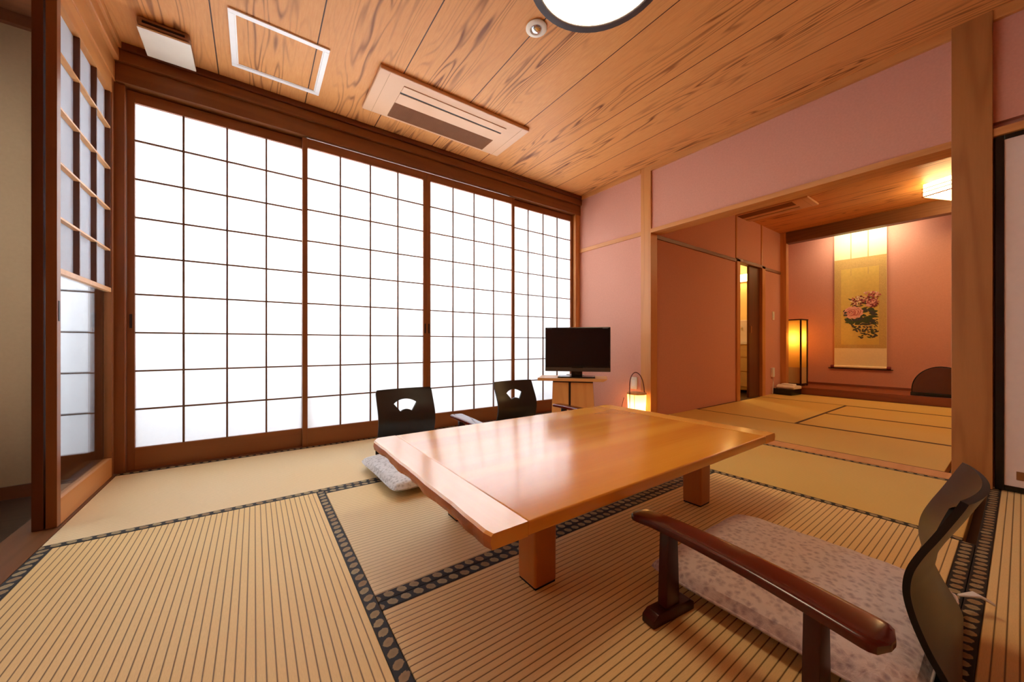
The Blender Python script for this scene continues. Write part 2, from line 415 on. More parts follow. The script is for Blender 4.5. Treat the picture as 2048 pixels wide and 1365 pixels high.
# corridor beyond the left wall
struct('wall_corridor_end', MB().box(-2.0, -.905, 2.90, 2.96, -.05, CEIL+.02), M['beige'])
struct('wall_corridor_side', MB().box(-1.30, -1.22, YB-.1, 2.10, -.05, CEIL+.02).box(-1.30, -1.22, 2.75, 2.96, -.05, CEIL+.02)
       .box(-1.30, -1.22, 2.10, 2.75, -.05, .25).box(-1.30, -1.22, 2.10, 2.75, 2.05, CEIL+.02), M['beige'])
wb = MB()
for a in (2.10, 2.42, 2.72): wb.box(-1.27, -1.235, a, a+.03, .25, 2.05)
for z in (.25, .86, 1.45, 2.02): wb.box(-1.268, -1.237, 2.10, 2.75, z, z+.03)
struct('added_window_frame', wb, M['dark_z'])  # unseen window, added so light reaches the left screen's paper
struct('added_window_paper', MB().box(-1.26, -1.258, 2.10, 2.75, .25, 2.05), M['paper'])  # paper of the added corridor window
struct('ceiling_corridor', MB().box(-2.0, -.7, YB-.1, 3.02, CEIL, CEIL+.06), M['dark_x'])
struct('baseboard_corridor', MB().box(-1.9, -.905, 2.885, 2.90, -.052, .01), M['dark_x'])
trim(MB().box(-1.9, -.905, 2.87, 2.90, 2.29, CEIL), M['dark_x'])
trim(MB().box(-.905, -.885, 2.88, 2.955, -.05, 2.14, .002), M['dark_z'])

# ------------------------------------------------------------------ paper screens
ROW0, PITCH = .712+6.29*.218, .218
def screen(label, x0, x1, y, cols, pull_side, group='paper screens across the window wall', stile=.031, z1=2.138):
    w = x1-x0; t = .014
    o = thing('shoji_screen', label, 'sliding screen', (x0, y, .002), 0, group)
    zb, zt = .123, 2.075
    for a in (0, w-stile): MB().box(a, a+stile, -t, t, 0, z1, .0015).build('stile', M['leaf_z'], o)
    MB().box(stile, w-stile, -t, t, 0, zb, .0015).build('bottom_rail', M['leaf_x'], o)
    MB().box(stile, w-stile, -t, t, zt, z1, .0015).build('top_rail', M['leaf_x'], o)
    k = MB()
    for i in range(1, cols):
        xx = stile + (w-2*stile)*i/cols; k.box(xx-.0048, xx+.0048, -.011, .002, zb-.004, zt+.004)
    for r in range(1, 9):
        zz = ROW0-r*PITCH; k.box(stile-.003, w-stile+.003, -.010, .0015, zz-.0046, zz+.0046)
    k.build('lattice', M['kumiko'], o)
    MB().box(stile, w-stile, .0022, .0032, zb, zt).build('paper', M['paper'], o)
    if pull_side is not None:
        a = stile*.5 if pull_side == 0 else w-stile*.5
        MB().box(a-.006, a+.006, -t-.0015, -t+.004, .80, .88, .002).build('finger_pull', M['pull'], o)
    return o
screen('leftmost paper screen, running into the dark corner by the corridor screen', -.582, .301, 2.918, 4, 0)
screen('second paper screen from the left, behind the black fan-cut chair nearest the cushion', .270, 1.172, 2.885, 4, 1)
screen('third paper screen from the left, between the two black chair backs', 1.173, 2.073, 2.885, 4, 0)
screen('rightmost paper screen, behind the television in the corner', 2.043, 2.896, 2.918, 4, None)
# narrow screen seen through the glass of the corridor screen
o = thing('shoji_screen', 'narrow paper screen outside, seen through the low glass pane at left', 'sliding screen', (-.885, 2.918, -.02))
MB().box(0, .03, -.014, .014, 0, 2.15).build('stile', M['dark_z'], o)
MB().box(.195, .245, -.014, .014, 0, 2.15).build('stile', M['dark_z'], o)
MB().box(.03, .195, -.014, .014, 0, .15).build('bottom_rail', M['dark_x'], o)
MB().box(.03, .195, -.014, .014, 2.10, 2.15).build('top_rail', M['dark_x'], o)
k = MB()
for r in range(1, 9): k.box(.03, .195, -.011, .0015, ROW0-r*PITCH+.018-.0034, ROW0-r*PITCH+.018+.0034)
for a in (.03, .192): k.box(a, a+.003, -.011, .0015, .15, 2.10)
k.build('lattice', M['kumiko'], o)
MB().box(.03, .195, .0022, .0032, .15, 2.10).build('paper', M['paper'], o)

# half-glazed leaf in the left wall (length along y)
def left_leaf(label, x, full, y0=2.165, y1=2.862):
    L = y1-y0; t = .0145
    o = thing('snow_viewing_screen', label, 'sliding screen', (x, y0, .002), 0)
    z1 = 2.146; zg = .10; zm = .712+.285
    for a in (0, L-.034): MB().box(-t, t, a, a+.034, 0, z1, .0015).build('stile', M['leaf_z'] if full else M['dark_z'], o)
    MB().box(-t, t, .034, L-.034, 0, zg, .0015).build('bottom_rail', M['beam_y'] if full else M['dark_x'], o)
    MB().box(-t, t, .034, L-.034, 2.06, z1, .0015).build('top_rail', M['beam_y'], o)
    MB().box(-.002, .002, .034, L-.034, zg, zm).build('glass_pane', M['glass'], o)
    if full:
        s = MB().box(-.006, .013, .036, L-.036, zm-.008, zm+.014, .002).build('sash_rail', M['pale_z'], o)
        k = MB()
        for i in range(1, 3):
            a = .034+(L-.068)*i/3; k.box(-.009, .010, a-.004, a+.004, zm, 2.06)
        k.box(-.009, .010, L-.046, L-.034, zm, 2.06)
        k.build('lattice_upright', M['dark_z'], o)
        k = MB()
        for r in range(1, 5):
            zz = ROW0-r*PITCH; k.box(-.008, .012, .034, L-.046, zz-.0042, zz+.0042)
        k.build('lattice_bar', M['pale_z'], o)
        MB().box(-.0105, -.0095, .034, L-.034, zm, 2.06).build('paper', M['paper'], o)
        MB().box(t-.002, t+.0015, .010, .024, .80, .88, .001).build('finger_pull', M['pull'], o)
    else:
        MB().box(-.0105, -.0095, .034, L-.034, zm, 2.06).build('paper', M['paper'], o)
    return o
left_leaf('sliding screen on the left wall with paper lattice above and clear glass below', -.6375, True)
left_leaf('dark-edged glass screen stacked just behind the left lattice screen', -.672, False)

# ------------------------------------------------------------------ tatami
def mat_(label, x0, x1, y0, y1, surf='tat', heri='heri', bw=.035):
    g = .0006; x0 += g; x1 -= g; y0 += g; y1 -= g
    w, d = x1-x0, y1-y0
    rot = 0
    if d > w: w, d, rot = d, w, PI/2
    o = thing('tatami_mat', label, 'tatami mat', ((x0+x1)/2, (y0+y1)/2, -.05), rot, 'tatami mats covering the floor')
    MB().box(-w/2, w/2, -d/2+bw, d/2-bw, 0, .05, .003).build('woven_surface', M[surf], o)
    for s in (-1, 1):
        a = s*(d/2-bw/2)
        MB().box(-w/2, w/2, -bw/2, bw/2, 0, .0505, .002).build('cloth_border', M[heri], o, loc=(0, a, 0))
    return o
mat_('pale tatami mat along the paper screens at the left corner', -.611, 1.205, 1.96, 2.868, 'tat_daylit')
mat_('tatami mat in the back corner under the television stand', 1.205, 2.977, 1.96, 2.868, 'tat_daylit')
mat_('ribbed tatami mat at the lower left of the room, lying lengthwise', -.611, .278, .125, 1.96)
mat_('tatami mat beneath the far half of the low table', .278, 2.085, 1.025, 1.96, 'tat_mid')
mat_('ribbed tatami mat beneath the near table legs and front cushion', .278, 2.085, .095, 1.025)
mat_('tatami mat beside the threshold of the second room', 2.085, 2.977, .125, 1.96, 'tat_far')
mat_('ribbed tatami mat at the lower right, behind the front chair, by the white sliding door', 1.18, 2.985, -.83, .095)
mat_('ribbed tatami mat nearest the viewer, behind the front chair and cushion', -.611, 1.18, -.83, .095)
mat_('second-room tatami mat just past the threshold', 3.119, 3.97, .25, 2.072, 'tat_far', 'heri_plain', .02)
mat_('second-room tatami mat beside the washroom doorway', 3.97, 5.58, 1.17, 2.072, 'tat_far', 'heri_plain', .022)
mat_('second-room tatami mat, nearer of the two lying side by side', 3.97, 4.79, -.45, 1.17, 'tat_far', 'heri_plain', .02)
mat_('second-room tatami mat, farther of the two lying side by side', 4.79, 5.58, -.45, 1.17, 'tat_far', 'heri_plain', .02)
mat_('second-room tatami mat along the alcove step', 5.58, 6.348, .22, 2.072, 'tat_far', 'heri_plain', .02)

# ------------------------------------------------------------------ second room
SY = 2.075
struct('wall_side', MB().box(3.05, 4.93, SY, SY+.05, -.06, CEIL+.02).box(4.93, 5.70, SY, SY+.05, 1.75, CEIL+.02)
       .box(5.70, 6.36, SY, SY+.05, -.06, CEIL+.02), M['pink'])
struct('wall_alcove', MB().box(7.04, 7.10, -1.1, 2.5, -.06, CEIL+.02).box(6.36, 7.1, 2.30, 2.36, -.06, CEIL+.02), M['pink'])
struct('wall_second_room_end', MB().box(3.0, 7.1, -1.15, -1.05, -.06, CEIL+.02), M['pink'])
trim(MB().box(3.05, 4.915, SY-.014, SY, 1.742, 1.778).box(5.76, 6.33, SY-.014, SY, 1.742, 1.778), M['beam_x'])
trim(MB().box(4.905, 4.99, SY-.02, SY+.06, 0, 1.78, .002), M['beam_z'])
trim(MB().box(5.66, 5.76, SY-.02, SY+.06, 0, 1.78, .002), M['beam_z'])
trim(MB().box(4.905, 5.76, SY-.02, SY+.06, 1.748, 1.79, .002), M['beam_x'])
trim(MB().box(4.90, 4.925, SY-.010, SY, 1.79, CEIL).box(5.66, 5.69, SY-.010, SY, 1.79, CEIL), M['beam_z'])
trim(MB().box(6.345, 6.44, 2.00, 2.09, 0, CEIL, .003), M['beam_z'])                   # alcove post
trim(MB().box(6.34, 6.46, -1.05, 2.0, 2.185, CEIL, .003), M['dark_y'])                # beam over the alcove
trim(MB().box(6.35, 6.38, -1.05, 2.30, 0, .100, .003).box(6.38, 7.04, -1.05, 2.30, .07, .098), M['kamachi'])
trim(MB().box(7.025, 7.04, -1.05, 2.30, .098, .13), M['kamachi'])
# washroom behind the doorway
struct('wall_washroom', MB().box(6.60, 6.66, 2.36, 3.5, -.06, CEIL+.02).box(4.7, 6.66, 3.40, 3.5, -.06, CEIL+.02).box(4.7, 4.78, 2.125, 3.5, -.06, CEIL+.02).box(4.7, 6.66, 2.125, 3.5, CEIL, CEIL+.03), M['wash_wall'])
# sliding door half drawn across the washroom doorway
o = thing('sliding_door', 'brown sliding door half open in the washroom doorway', 'door', (5.33, SY+.028, .003))
MB().box(0, .325, -.014, .014, 0, 1.744, .002).build('panel', M['dark_z'], o)
MB().box(.03, .075, -.018, -.014, .86, .95, .001).build('door_pull', M['brass'], o)

# fusuma in the right wall, beside the big post
o = thing('fusuma_door', 'white paper sliding door in a black lacquer frame at the right edge', 'sliding door', (2.972, .078, .004))
W_ = .90
for a in (-.028, -W_): MB().box(-.012, .012, a, a+.028, 0, 1.722, .002).build('frame_stile', M['fus_frame'], o)
MB().box(-.012, .012, -W_+.028, -.028, 0, .026, .002).build('frame_rail', M['fus_frame'], o)
MB().box(-.012, .012, -W_+.028, -.028, 1.70, 1.722, .002).build('frame_rail', M['fus_frame'], o)
MB().box(-.007, .007, -W_+.028, -.028, .026, 1.70).build('paper_panel', M['fusuma'], o)
MB().box(-.0095, -.006, -.085, -.062, .06, .10, .001).build('corner_plate', M['brass'], o)

# ------------------------------------------------------------------ low table
T = thing('low_table', 'long low honey-coloured lacquered wooden table in the middle of the room', 'table', (1.14, 1.10, .0006))
hx, hy, tz, th = .745, .465, .318, .034
bx = hx-.10
mb = MB()
prof = []
def slab(x0, x1, mb, live=None, mat=None, name='', bev=.005):
    pass
MB().box(-bx+.0006, bx-.0006, -hy, hy, tz-th, tz, .006, 3).build('tabletop', M['table'], T, True)
for s in (-1, 1):
    # end board with a waney outer edge: sloping, uneven outline
    b = bmesh.new(); n = 40; rows = []
    for i in range(n+1):
        y = -hy + 2*hy*i/n
        e = .0028*math.sin(i*.55)+.0014*math.sin(i*1.3+1)+.0006*random.uniform(-1, 1)
        c = {0: .004, n: .022, n-1: .007}.get(i, 0)
        w = hx-c
        f = .5+.5*math.sin(i*.5+.6)
        rows.append([b.verts.new(v) for v in (
            (s*(bx), y, tz), (s*(w-.006+e*.4), y, tz), (s*(w+e*.4), y, tz-.005),
            (s*(w+.004-.004*f+e), y, tz-th*.55), (s*(w-.004+e*1.5), y, tz-th), (s*(bx), y, tz-th))])
    for p, q in zip(rows, rows[1:]):
        for j in range(6):
            fc = b.faces.new((p[j], p[(j+1) % 6], q[(j+1) % 6], q[j])); fc.material_index = 1 if j in (2, 3) else 0
    b.faces.new(rows[0]); b.faces.new(rows[-1])
    bmesh.ops.recalc_face_normals(b, faces=b.faces)
    MB().add(b).build('end_board', [M['table_end'], M['bark']], T, False)
for lx in (-.4425, .4825):
    for ly in (-.25, .25):
        lg = MB().box(lx-.043, lx+.043, ly-.043, ly+.043, .004, tz-th, .009, 3, taper=(.96, .96)).build('leg', M['table_leg'], T, True)
        MB().box(lx-.038, lx+.038, ly-.038, ly+.038, 0, .004).build('foot_pad', M['rubber'], lg)

# ------------------------------------------------------------------ legless chairs
PROF = [(.44, .012), (.30, .009), (.16, .008), (.07, .009), (.036, .012), (.016, .021), (.009, .036), (.013, .056),
        (.024, .082), (.043, .120), (.060, .165), (.070, .205), (.072, .235), (.067, .268), (.053, .305), (.034, .345), (.016, .385), (.004, .412), (.0, .421)]
def smooth_prof(P, n):
    out = []
    for i in range(len(P)-1):
        p0 = P[max(i-1, 0)]; p1 = P[i]; p2 = P[i+1]; p3 = P[min(i+2, len(P)-1)]
        for k in range(n):
            t = k/n
            out.append(tuple(.5*((2*p1[d]) + (-p0[d]+p2[d])*t + (2*p0[d]-5*p1[d]+4*p2[d]-p3[d])*t*t + (-p0[d]+3*p1[d]-3*p2[d]+p3[d])*t**3) for d in (0, 1)))
    out.append(P[-1]); return out
def make_chair(label, loc, rotz):
    o = thing('legless_chair', label, 'floor chair', loc, rotz, 'legless floor chairs around the low table')
    P = smooth_prof(PROF, 4); nx = 36; W = .366; th = .011
    b = bmesh.new(); front = []; back = []
    m = len(P)
    for i, (y, z) in enumerate(P):
        ty, tz_ = (P[min(i+1, m-1)][0]-P[max(i-1, 0)][0]), (P[min(i+1, m-1)][1]-P[max(i-1, 0)][1])
        L = math.hypot(ty, tz_); ny, nz = -tz_/L, ty/L          # normal to the left of travel: front/top side is the other
        rampz = min(1, max(0, (z-.04)/.20)); seat = 1 if z < .03 and y > .05 else 0
        half = W/2
        if z > .385: half -= .008*((z-.385)/.036)**4
        if seat: half = W/2+.01 - (.03 if i < 2 else 0)
        fr, bk = [], []
        for j in range(nx+1):
            sx = -1+2*j/nx
            yy = y-.027*rampz*(1-sx*sx)
            zz = z
            fr.append(b.verts.new((sx*half, yy-ny*th/2, zz-nz*th/2))); bk.append(b.verts.new((sx*half, yy+ny*th/2, zz+nz*th/2)))
        front.append(fr); back.append(bk)
    def quad(a, mi): f = b.faces.new(a); f.material_index = mi
    for i in range(m-1):
        for j in range(nx):
            quad((front[i][j], front[i][j+1], front[i+1][j+1], front[i+1][j]), 0)
            quad((back[i][j], back[i+1][j], back[i+1][j+1], back[i][j+1]), 0)
        for j in (0, nx):
            quad((front[i][j], front[i+1][j], back[i+1][j], back[i][j]), 1)
    for i in (0, m-1):
        for j in range(nx): quad((front[i][j], front[i][j+1], back[i][j+1], back[i][j]), 1)
    bmesh.ops.recalc_face_normals(b, faces=b.faces)
    sh = MB().add(b).build('seat_shell', [M['zaisu'], M['zaisu_edge']], o, True)
    # fan-shaped hand hole
    pts = []
    r1, r0, a = .125, .062, R(37); cz = .232
    for k in range(13): t = -a+2*a*k/12; pts.append((r1*math.sin(t), cz+r1*math.cos(t)))
    for k in range(13): t = a-2*a*k/12; pts.append((r0*math.sin(t), cz+r0*math.cos(t)))
    cut = MB().prism(pts, 'Y', -.2, .2).build('cutter', M['zaisu_edge'])
    md = sh.modifiers.new('hole', 'BOOLEAN'); md.object = cut; md.operation = 'DIFFERENCE'; md.solver = 'EXACT'
    # the cutter lives in the chair's own frame while the hole is cut
    cut.parent = o
    bpy.context.view_layer.update()
    dg = bpy.context.evaluated_depsgraph_get()
    me = bpy.data.meshes.new_from_object(sh.evaluated_get(dg)); sh.modifiers.clear()
    sh.data = me
    cm = cut.data; bpy.data.objects.remove(cut); bpy.data.meshes.remove(cm)
    return o
CH = make_chair('black lacquered floor chair at the lower right with its back turned edge-on', (1.235, .070, 0), R(3))
c2 = copy_tree(CH); c2.location = (.797, 2.335, 0); c2.rotation_euler.z = PI
c2['label'] = 'black fan-cut floor chair behind the silver cushion, left of the two by the window'
c3 = copy_tree(CH); c3.location = (1.665, 2.335, 0); c3.rotation_euler.z = PI
c3['label'] = 'black fan-cut floor chair next to the television stand, right of the window pair'

# ------------------------------------------------------------------ cushions
def cushion(label, loc, w, d, h, mat, rotz=0, tassel=None):
    o = thing('floor_cushion', label, 'cushion', loc, rotz, 'flat square floor cushions')
    n = 36; b = bmesh.new(); T_, B_ = [], []
    for i in range(n+1):
        ra, rb = [], []
        for j in range(n+1):
            u = -1+2*i/n; v = -1+2*j/n
            pu = 1-.035*(1-u*u)*abs(v)**4; pv = 1-.035*(1-v*v)*abs(u)**4
            x = u*w/2*(1-.03*(1-v*v)*abs(u)**6); y = v*d/2*(1-.03*(1-u*u)*abs(v)**6)
            rc = 1-.05*(abs(u)*abs(v))**7; x *= rc; y *= rc
            e = (max(0, 1-abs(u)**3.2)*max(0, 1-abs(v)**3.2))**.36
            ripple = .0016*math.sin(u*17+v*5)*e + .0014*math.sin(v*21-u*7)*e
            z = h*.34 + h*.62*e + ripple
            ra.append(b.verts.new((x, y, z)))
            if 0 < i < n and 0 < j < n: rb.append(b.verts.new((x, y, max(.001, h*.30*(1-e)))))
            else: rb.append(ra[-1])
        T_.append(ra); B_.append(rb)
    for i in range(n):
        for j in range(n):
            b.faces.new((T_[i][j], T_[i+1][j], T_[i+1][j+1], T_[i][j+1]))
            b.faces.new((B_[i][j], B_[i][j+1], B_[i+1][j+1], B_[i+1][j]))
    bmesh.ops.recalc_face_normals(b, faces=b.faces)
    MB().add(b).build('cushion_cover', M[mat], o, True)
    pts = []
    for k in range(4*n):
        s_, t = divmod(k, n); q = -1+2*t/n
        u, v = [(q, -1), (1, q), (-q, 1), (-1, -q)][s_]
        x = u*w/2*(1-.03*(1-v*v)*abs(u)**6); y = v*d/2*(1-.03*(1-u*u)*abs(v)**6)
        rc = 1-.05*(abs(u)*abs(v))**7; pts.append((x*rc, y*rc, h*.34))
    pts.append(pts[0])
    MB().tube(pts, .0028, 6).build('piping', M[mat], o, True)
    if tassel:
        mb = MB(); u, v = tassel
        for k in range(6):
            a = math.atan2(v, u)+(-.3+.12*k)
            mb.tube([(u*w/2*.97, v*d/2*.97, h*.34), (u*w/2+.03*math.cos(a), v*d/2+.03*math.sin(a), h*.42), (u*w/2+.055*math.cos(a), v*d/2+.055*math.sin(a), h*.25)], .003, 6)
        mb.build('corner_tassel', M['white'], o, True)
    return o
cushion('mauve-grey patterned cushion on the front chair beside the dark red armrest', (1.25, .375, .017), .58, .56, .078, 'cush_pink', R(-1), (1, -1))
cushion('silver-grey patterned cushion sticking out under the left end of the table', (.79, 1.938, .016), .58, .56, .076, 'cush_grey', R(2))

# ------------------------------------------------------------------ armrests (free-standing, one per seat)
def armrest(label, loc, rotz):
    o = thing('armrest', label, 'armrest', loc, rotz, 'lacquered standing armrests')
    n = 60; b = bmesh.new(); rings = []
    L = .535
    for i in range(n+1):
        t = i/n; y = -L/2+L*t                               # y- = rear (wide), y+ = front
        w = .045 - .012*t
        endk = min(1, (max(0, 1-(max(0, .06-t)/.06)**3))**.34, (max(0, 1-(max(0, t-.95)/.05)**2.4))**.42)
        w = max(.012, w*endk); hh = .0115*max(.55, endk)
        zc = .226 + .010*math.cos((t-.5)*2.2) - .004 - .006*max(0, t-.85)/.15
        xc = .010*math.sin(t*PI)
        ring = []
        for k in range(20):
            a = 2*PI*k/20; ca, sa = math.cos(a), math.sin(a)
            px = math.copysign(abs(ca)**.38, ca)*w; pz = math.copysign(abs(sa)**.42, sa)*hh
            ring.append(b.verts.new((xc+px, y, zc+pz)))
        rings.append(ring)
    for p, q in zip(rings, rings[1:]):
        for k in range(20): b.faces.new((p[k], p[(k+1) % 20], q[(k+1) % 20], q[k]))
    b.faces.new(rings[0][::-1]); b.faces.new(rings[-1])
    bmesh.ops.recalc_face_normals(b, faces=b.faces)
    MB().add(b).build('arm_board', M['rosewood'], o, True)
    for y in (-.165, .155):
        MB().prism([(-.026, .03), (.026, .03), (.018, .222), (-.018, .222)], 'Y', y-.014, y+.014, .003).build('post', M['rosewood_z'], o, True)
        MB().prism([(-.078, 0), (.078, 0), (.078, .020), (.060, .031), (-.060, .031), (-.078, .020)], 'Y', y-.019, y+.019, .003).build('foot', M['rosewood_z'], o, True)
    return o
A1 = armrest('dark red lacquered armrest in the foreground, left of the front cushion', (.870, .385, 0), R(-7))
a2 = copy_tree(A1); a2.location = (1.10, 1.975, 0); a2.rotation_euler.z = PI-R(4)
a2['label'] = 'armrest with a pale glare between the two window-side chairs, showing past the table'
a3 = copy_tree(A1); a3.location = (1.955, 1.90, 0); a3.rotation_euler.z = PI-R(3)
a3['label'] = 'armrest just in front of the television stand, right of the farther chair'

# ------------------------------------------------------------------ television and its stand
fd = Vector((.669, -.743, 0))       # along the front, left to right
base = Vector((2.325, 2.345, 0)); ang = math.atan2(fd.y, fd.x)
o = thing('tv_stand', 'low pale wooden television stand with slanting sides in the corner', 'stand', base+Vector((0, 0, .0008)), ang)
bx_, fy = .305, -.0
MB().prism([(-.31, .376), (.275, .376), (.315, .402), (-.31, .402)], 'Y', 0, .31, .002).build('top', M['stand_top'], o)
b = MB().prism([(-.185, 0), (.205, 0), (.185, .376), (-.175, .376)], 'Y', .05, .29)
b.build('cabinet_body', M['dark_wood'], o)
MB().prism([(-.185, .0), (-.03, .0), (-.03, .362), (-.175, .362)], 'Y', .03, .05, .002).build('door', M['stand'], o)
MB().prism([(-.010, .0), (.205, .0), (.186, .362), (-.010, .362)], 'Y', .03, .05, .002).build('door', M['stand'], o)
fr = Vector((.743, .669, 0))
o = thing('television', 'black flat-screen television on the corner stand', 'television', base+fd*.045+fr*.12+Vector((0, 0, .4035)), ang)
w2 = .297
MB().box(-w2, w2, -.02, .03, .055, .465, .006).build('housing', M['bezel'], o)
MB().box(-w2+.014, w2-.014, -.0215, -.02, .108, .448).build('screen', M['screen'], o)
MB().box(-w2+.001, w2-.001, -.024, -.0205, .057, .092, .002).build('lower_bezel', M['bezel_low'], o)
MB().box(-.05, .05, -.026, -.0205, .088, .1005, .002).build('logo_plate', M['bezel'], o)
mb = MB()
for k in range(6): mb.box(-w2+.018+k*.0075, -w2+.0235+k*.0075, -.0218, -.0205, .451, .456)
mb.build('printed_mark', M['grey_print'], o); mb = MB()
for k in range(6): mb.box(w2-.07+k*.0085, w2-.0635+k*.0085, -.0218, -.0205, .450, .457)
mb.build('printed_mark', M['grey_print'], o)

MB().box(-.055, .045, -.005, .025, .012, .06, .003).build('neck', M['bezel'], o)
MB().box(-.175, .16, -.085, .09, 0, .012, .004).build('base_plate', M['bezel'], o)
o = tag(MB().box(-.085, .085, -.02, .02, 0, .016, .005).build('remote_control', M['plate']), 'slim pale remote lying on the stand behind the television base', 'remote control')
o.location = base+fd*(.02)+fr*.262+Vector((0, 0, .4032)); o.rotation_euler.z = ang

# ------------------------------------------------------------------ small lantern by the post
o = thing('paper_lantern', 'small glowing paper lantern with a tall hoop handle by the pink wall', 'lantern', (2.848, 2.04, 0), ang)
MB().lathe([(.066, .012), (.069, .02), (.076, .10), (.081, .20), (.083, .262), (.078, .270), (.02, .272)]).build('paper_shade', M['andon'], o, True)
MB().lathe([(.060, 0), (.068, 0), (.070, .014), (.060, .014)]).build('base_ring', M['stand'], o, True)
MB().lathe([(.082, .255), (.0855, .256), (.0855, .268), (.080, .272)]).build('top_ring', M['stand'], o, True)
h = [(-.066, -.052, .05), (-.066, -.054, .27)] + [(-.066+.0+.066*(1-math.cos(t)) - .012*math.sin(t), -.05+.05*(1-math.cos(t))*.5, .27+.185*math.sin(t)**.8) for t in [PI*k/20 for k in range(1, 20)]] + [(.066, .0, .27), (.066, 0, .2)]
MB().tube(h, .0042, 8).build('hoop_handle', M['cord'], o, True)
mb = MB()
for a in (R(250), R(350), R(110)): mb.tube([(.0705*math.cos(a), .0705*math.sin(a), .02), (.078*math.cos(a), .078*math.sin(a), .1), (.0845*math.cos(a), .0845*math.sin(a), .26)], .0022, 6)
mb.build('rib', M['stand'], o, True)
MB().tube([(-.06, .05, .01), (-.10, .09, .004), (-.115, .12, .03), (-.12, .14, .12), (-.10, .15, .2)], .0028, 6).build('power_cord', M['cord'], o, True)
o = thing('wall_outlet', 'ivory power outlet low on the pink wall above the small lantern', 'outlet', (2.962, 2.15, .34))
MB().box(-.008, .002, -.035, .035, -.058, .058, .004).build('cover_plate', M['plate'], o)
MB().box(-.010, -.006, -.018, .018, -.03, .03, .002).build('socket_face', M['white'], o)

# ------------------------------------------------------------------ ceiling fittings
o = thing('ceiling_lamp', 'large round white ceiling lamp with a dark rim', 'ceiling light', (1.179, 1.022, CEIL))
MB().lathe([(.264, -.004), (.298, -.005), (.303, -.012), (.303, -.070), (.298, -.077), (.268, -.078), (.264, -.074), (.264, -.010)]).build('rim', M['lamp_rim'], o, True)
MB().lathe([(.263, -.012), (.263, -.070), (.2, -.071), (.1, -.072), (.01, -.072)]).build('diffuser', M['lamp_disc'], o, True)
o = thing('ceiling_spotlight', 'small round ivory spotlight recessed in the ceiling beside the round lamp', 'spotlight', (1.187, 1.452, CEIL))
MB().lathe([(.030, -.001), (.054, -.001), (.055, -.006), (.047, -.011), (.034, -.012), (.028, -.004)]).build('trim_ring', M['plate'], o, True)
MB().lathe([(.030, -.004), (.028, -.010), (.018, -.020), (.004, -.024)]).build('lens', M['chrome'], o, True)
o = thing('access_hatch', 'square ceiling hatch with a white metal frame and wooden infill', 'hatch', (.118, 2.447, CEIL))
b = MB(); s_ = .225; f_ = .026
for (a, c, d, e) in ((-s_, s_, -s_, -s_+f_), (-s_, s_, s_-f_, s_), (-s_, -s_+f_, -s_+f_, s_-f_), (s_-f_, s_, -s_+f_, s_-f_)): b.box(a, c, d, e, -.008, .0, .002)
b.build('frame', M['white_metal'], o)
b = MB(); s_ = .1985; f_ = .006
for (a, c, d, e) in ((-s_, s_, -s_, -s_+f_), (-s_, s_, s_-f_, s_), (-s_, -s_+f_, -s_+f_, s_-f_), (s_-f_, s_, -s_+f_, s_-f_)): b.box(a, c, d, e, -.005, .0)
b.build('inner_frame', M['white_metal'], o)
p_ = MB().box(-.1925+.118, .1925+.118, 2.447-.1925, 2.447+.1925, -.0025, 0).build('infill_panel', M['ceiling'], o, loc=(-.118, -2.447, 0))
o = thing('ventilation_fan', 'ivory ventilation cover hanging under the ceiling in the left corner', 'ventilation cover', (-.372, 2.655, CEIL))
MB().box(-.105, .095, -.118, .09, -.040, 0, .014, 3).build('fan_body', M['vent_body'], o, True)
MB().box(-.085, .075, -.1195, -.11, -.032, -.020, .001).build('intake_slot', M['slot'], o)
MB().box(-.105, .098, -.115, .115, -.058, -.048, .003).build('cover_plate', M['plate'], o)
MB().box(-.03, .02, -.05, .05, -.05, -.038).build('spacer', M['vent_body'], o)

def aircon(label, cx, cy, L, W, rotz):
    o = thing('air_conditioner', label, 'air conditioner', (cx, cy, CEIL), rotz, 'ceiling cassette air conditioners')
    # local: length along x, room side edge at -y
    MB().box(-L/2, L/2, -W/2, W/2, -.024, 0, .007, 3).build('panel', M['ac'], o, True)
    l2 = L*.352
    MB().box(-l2, l2, -W*.34, -W*.20, -.029, -.023, .003).build('air_flap', M['ac'], o)
    MB().box(-l2, l2, -W*.20, -W*.165, -.0255, -.0235).build('air_slot', M['slot'], o)
    MB().box(-l2, l2, -W*.16, W*.07, -.027, -.023, .002).build('front_strip', M['ac'], o)
    g = MB().box(-l2, l2, W*.075, W*.45, -.0262, -.0235, .001)
    for k in range(22):
        y = W*.085+W*.355*k/21; g.box(-l2+.003, l2-.003, y-.0012, y+.0012, -.0285, -.0255)
    g.build('return_grille', M['ac_grille'], o)
    for sx in (-1, 1): MB().box(sx*L*.445-.0008, sx*L*.445+.0008, -W/2+.01, W/2-.01, -.0246, -.0238).build('end_seam', M['ac_grille'], o)
    return o
aircon('wood-toned ceiling air conditioner panel near the paper screens', 1.148, 2.385, 1.10, .45, 0)
aircon('wood-toned ceiling air conditioner in the second room', 5.125, 1.86, 1.0, .38, R(90))

o = thing('ceiling_lamp', 'square glowing lantern-style ceiling lamp in the second room', 'ceiling light', (5.51, .59, 2.195), R(-23.6))
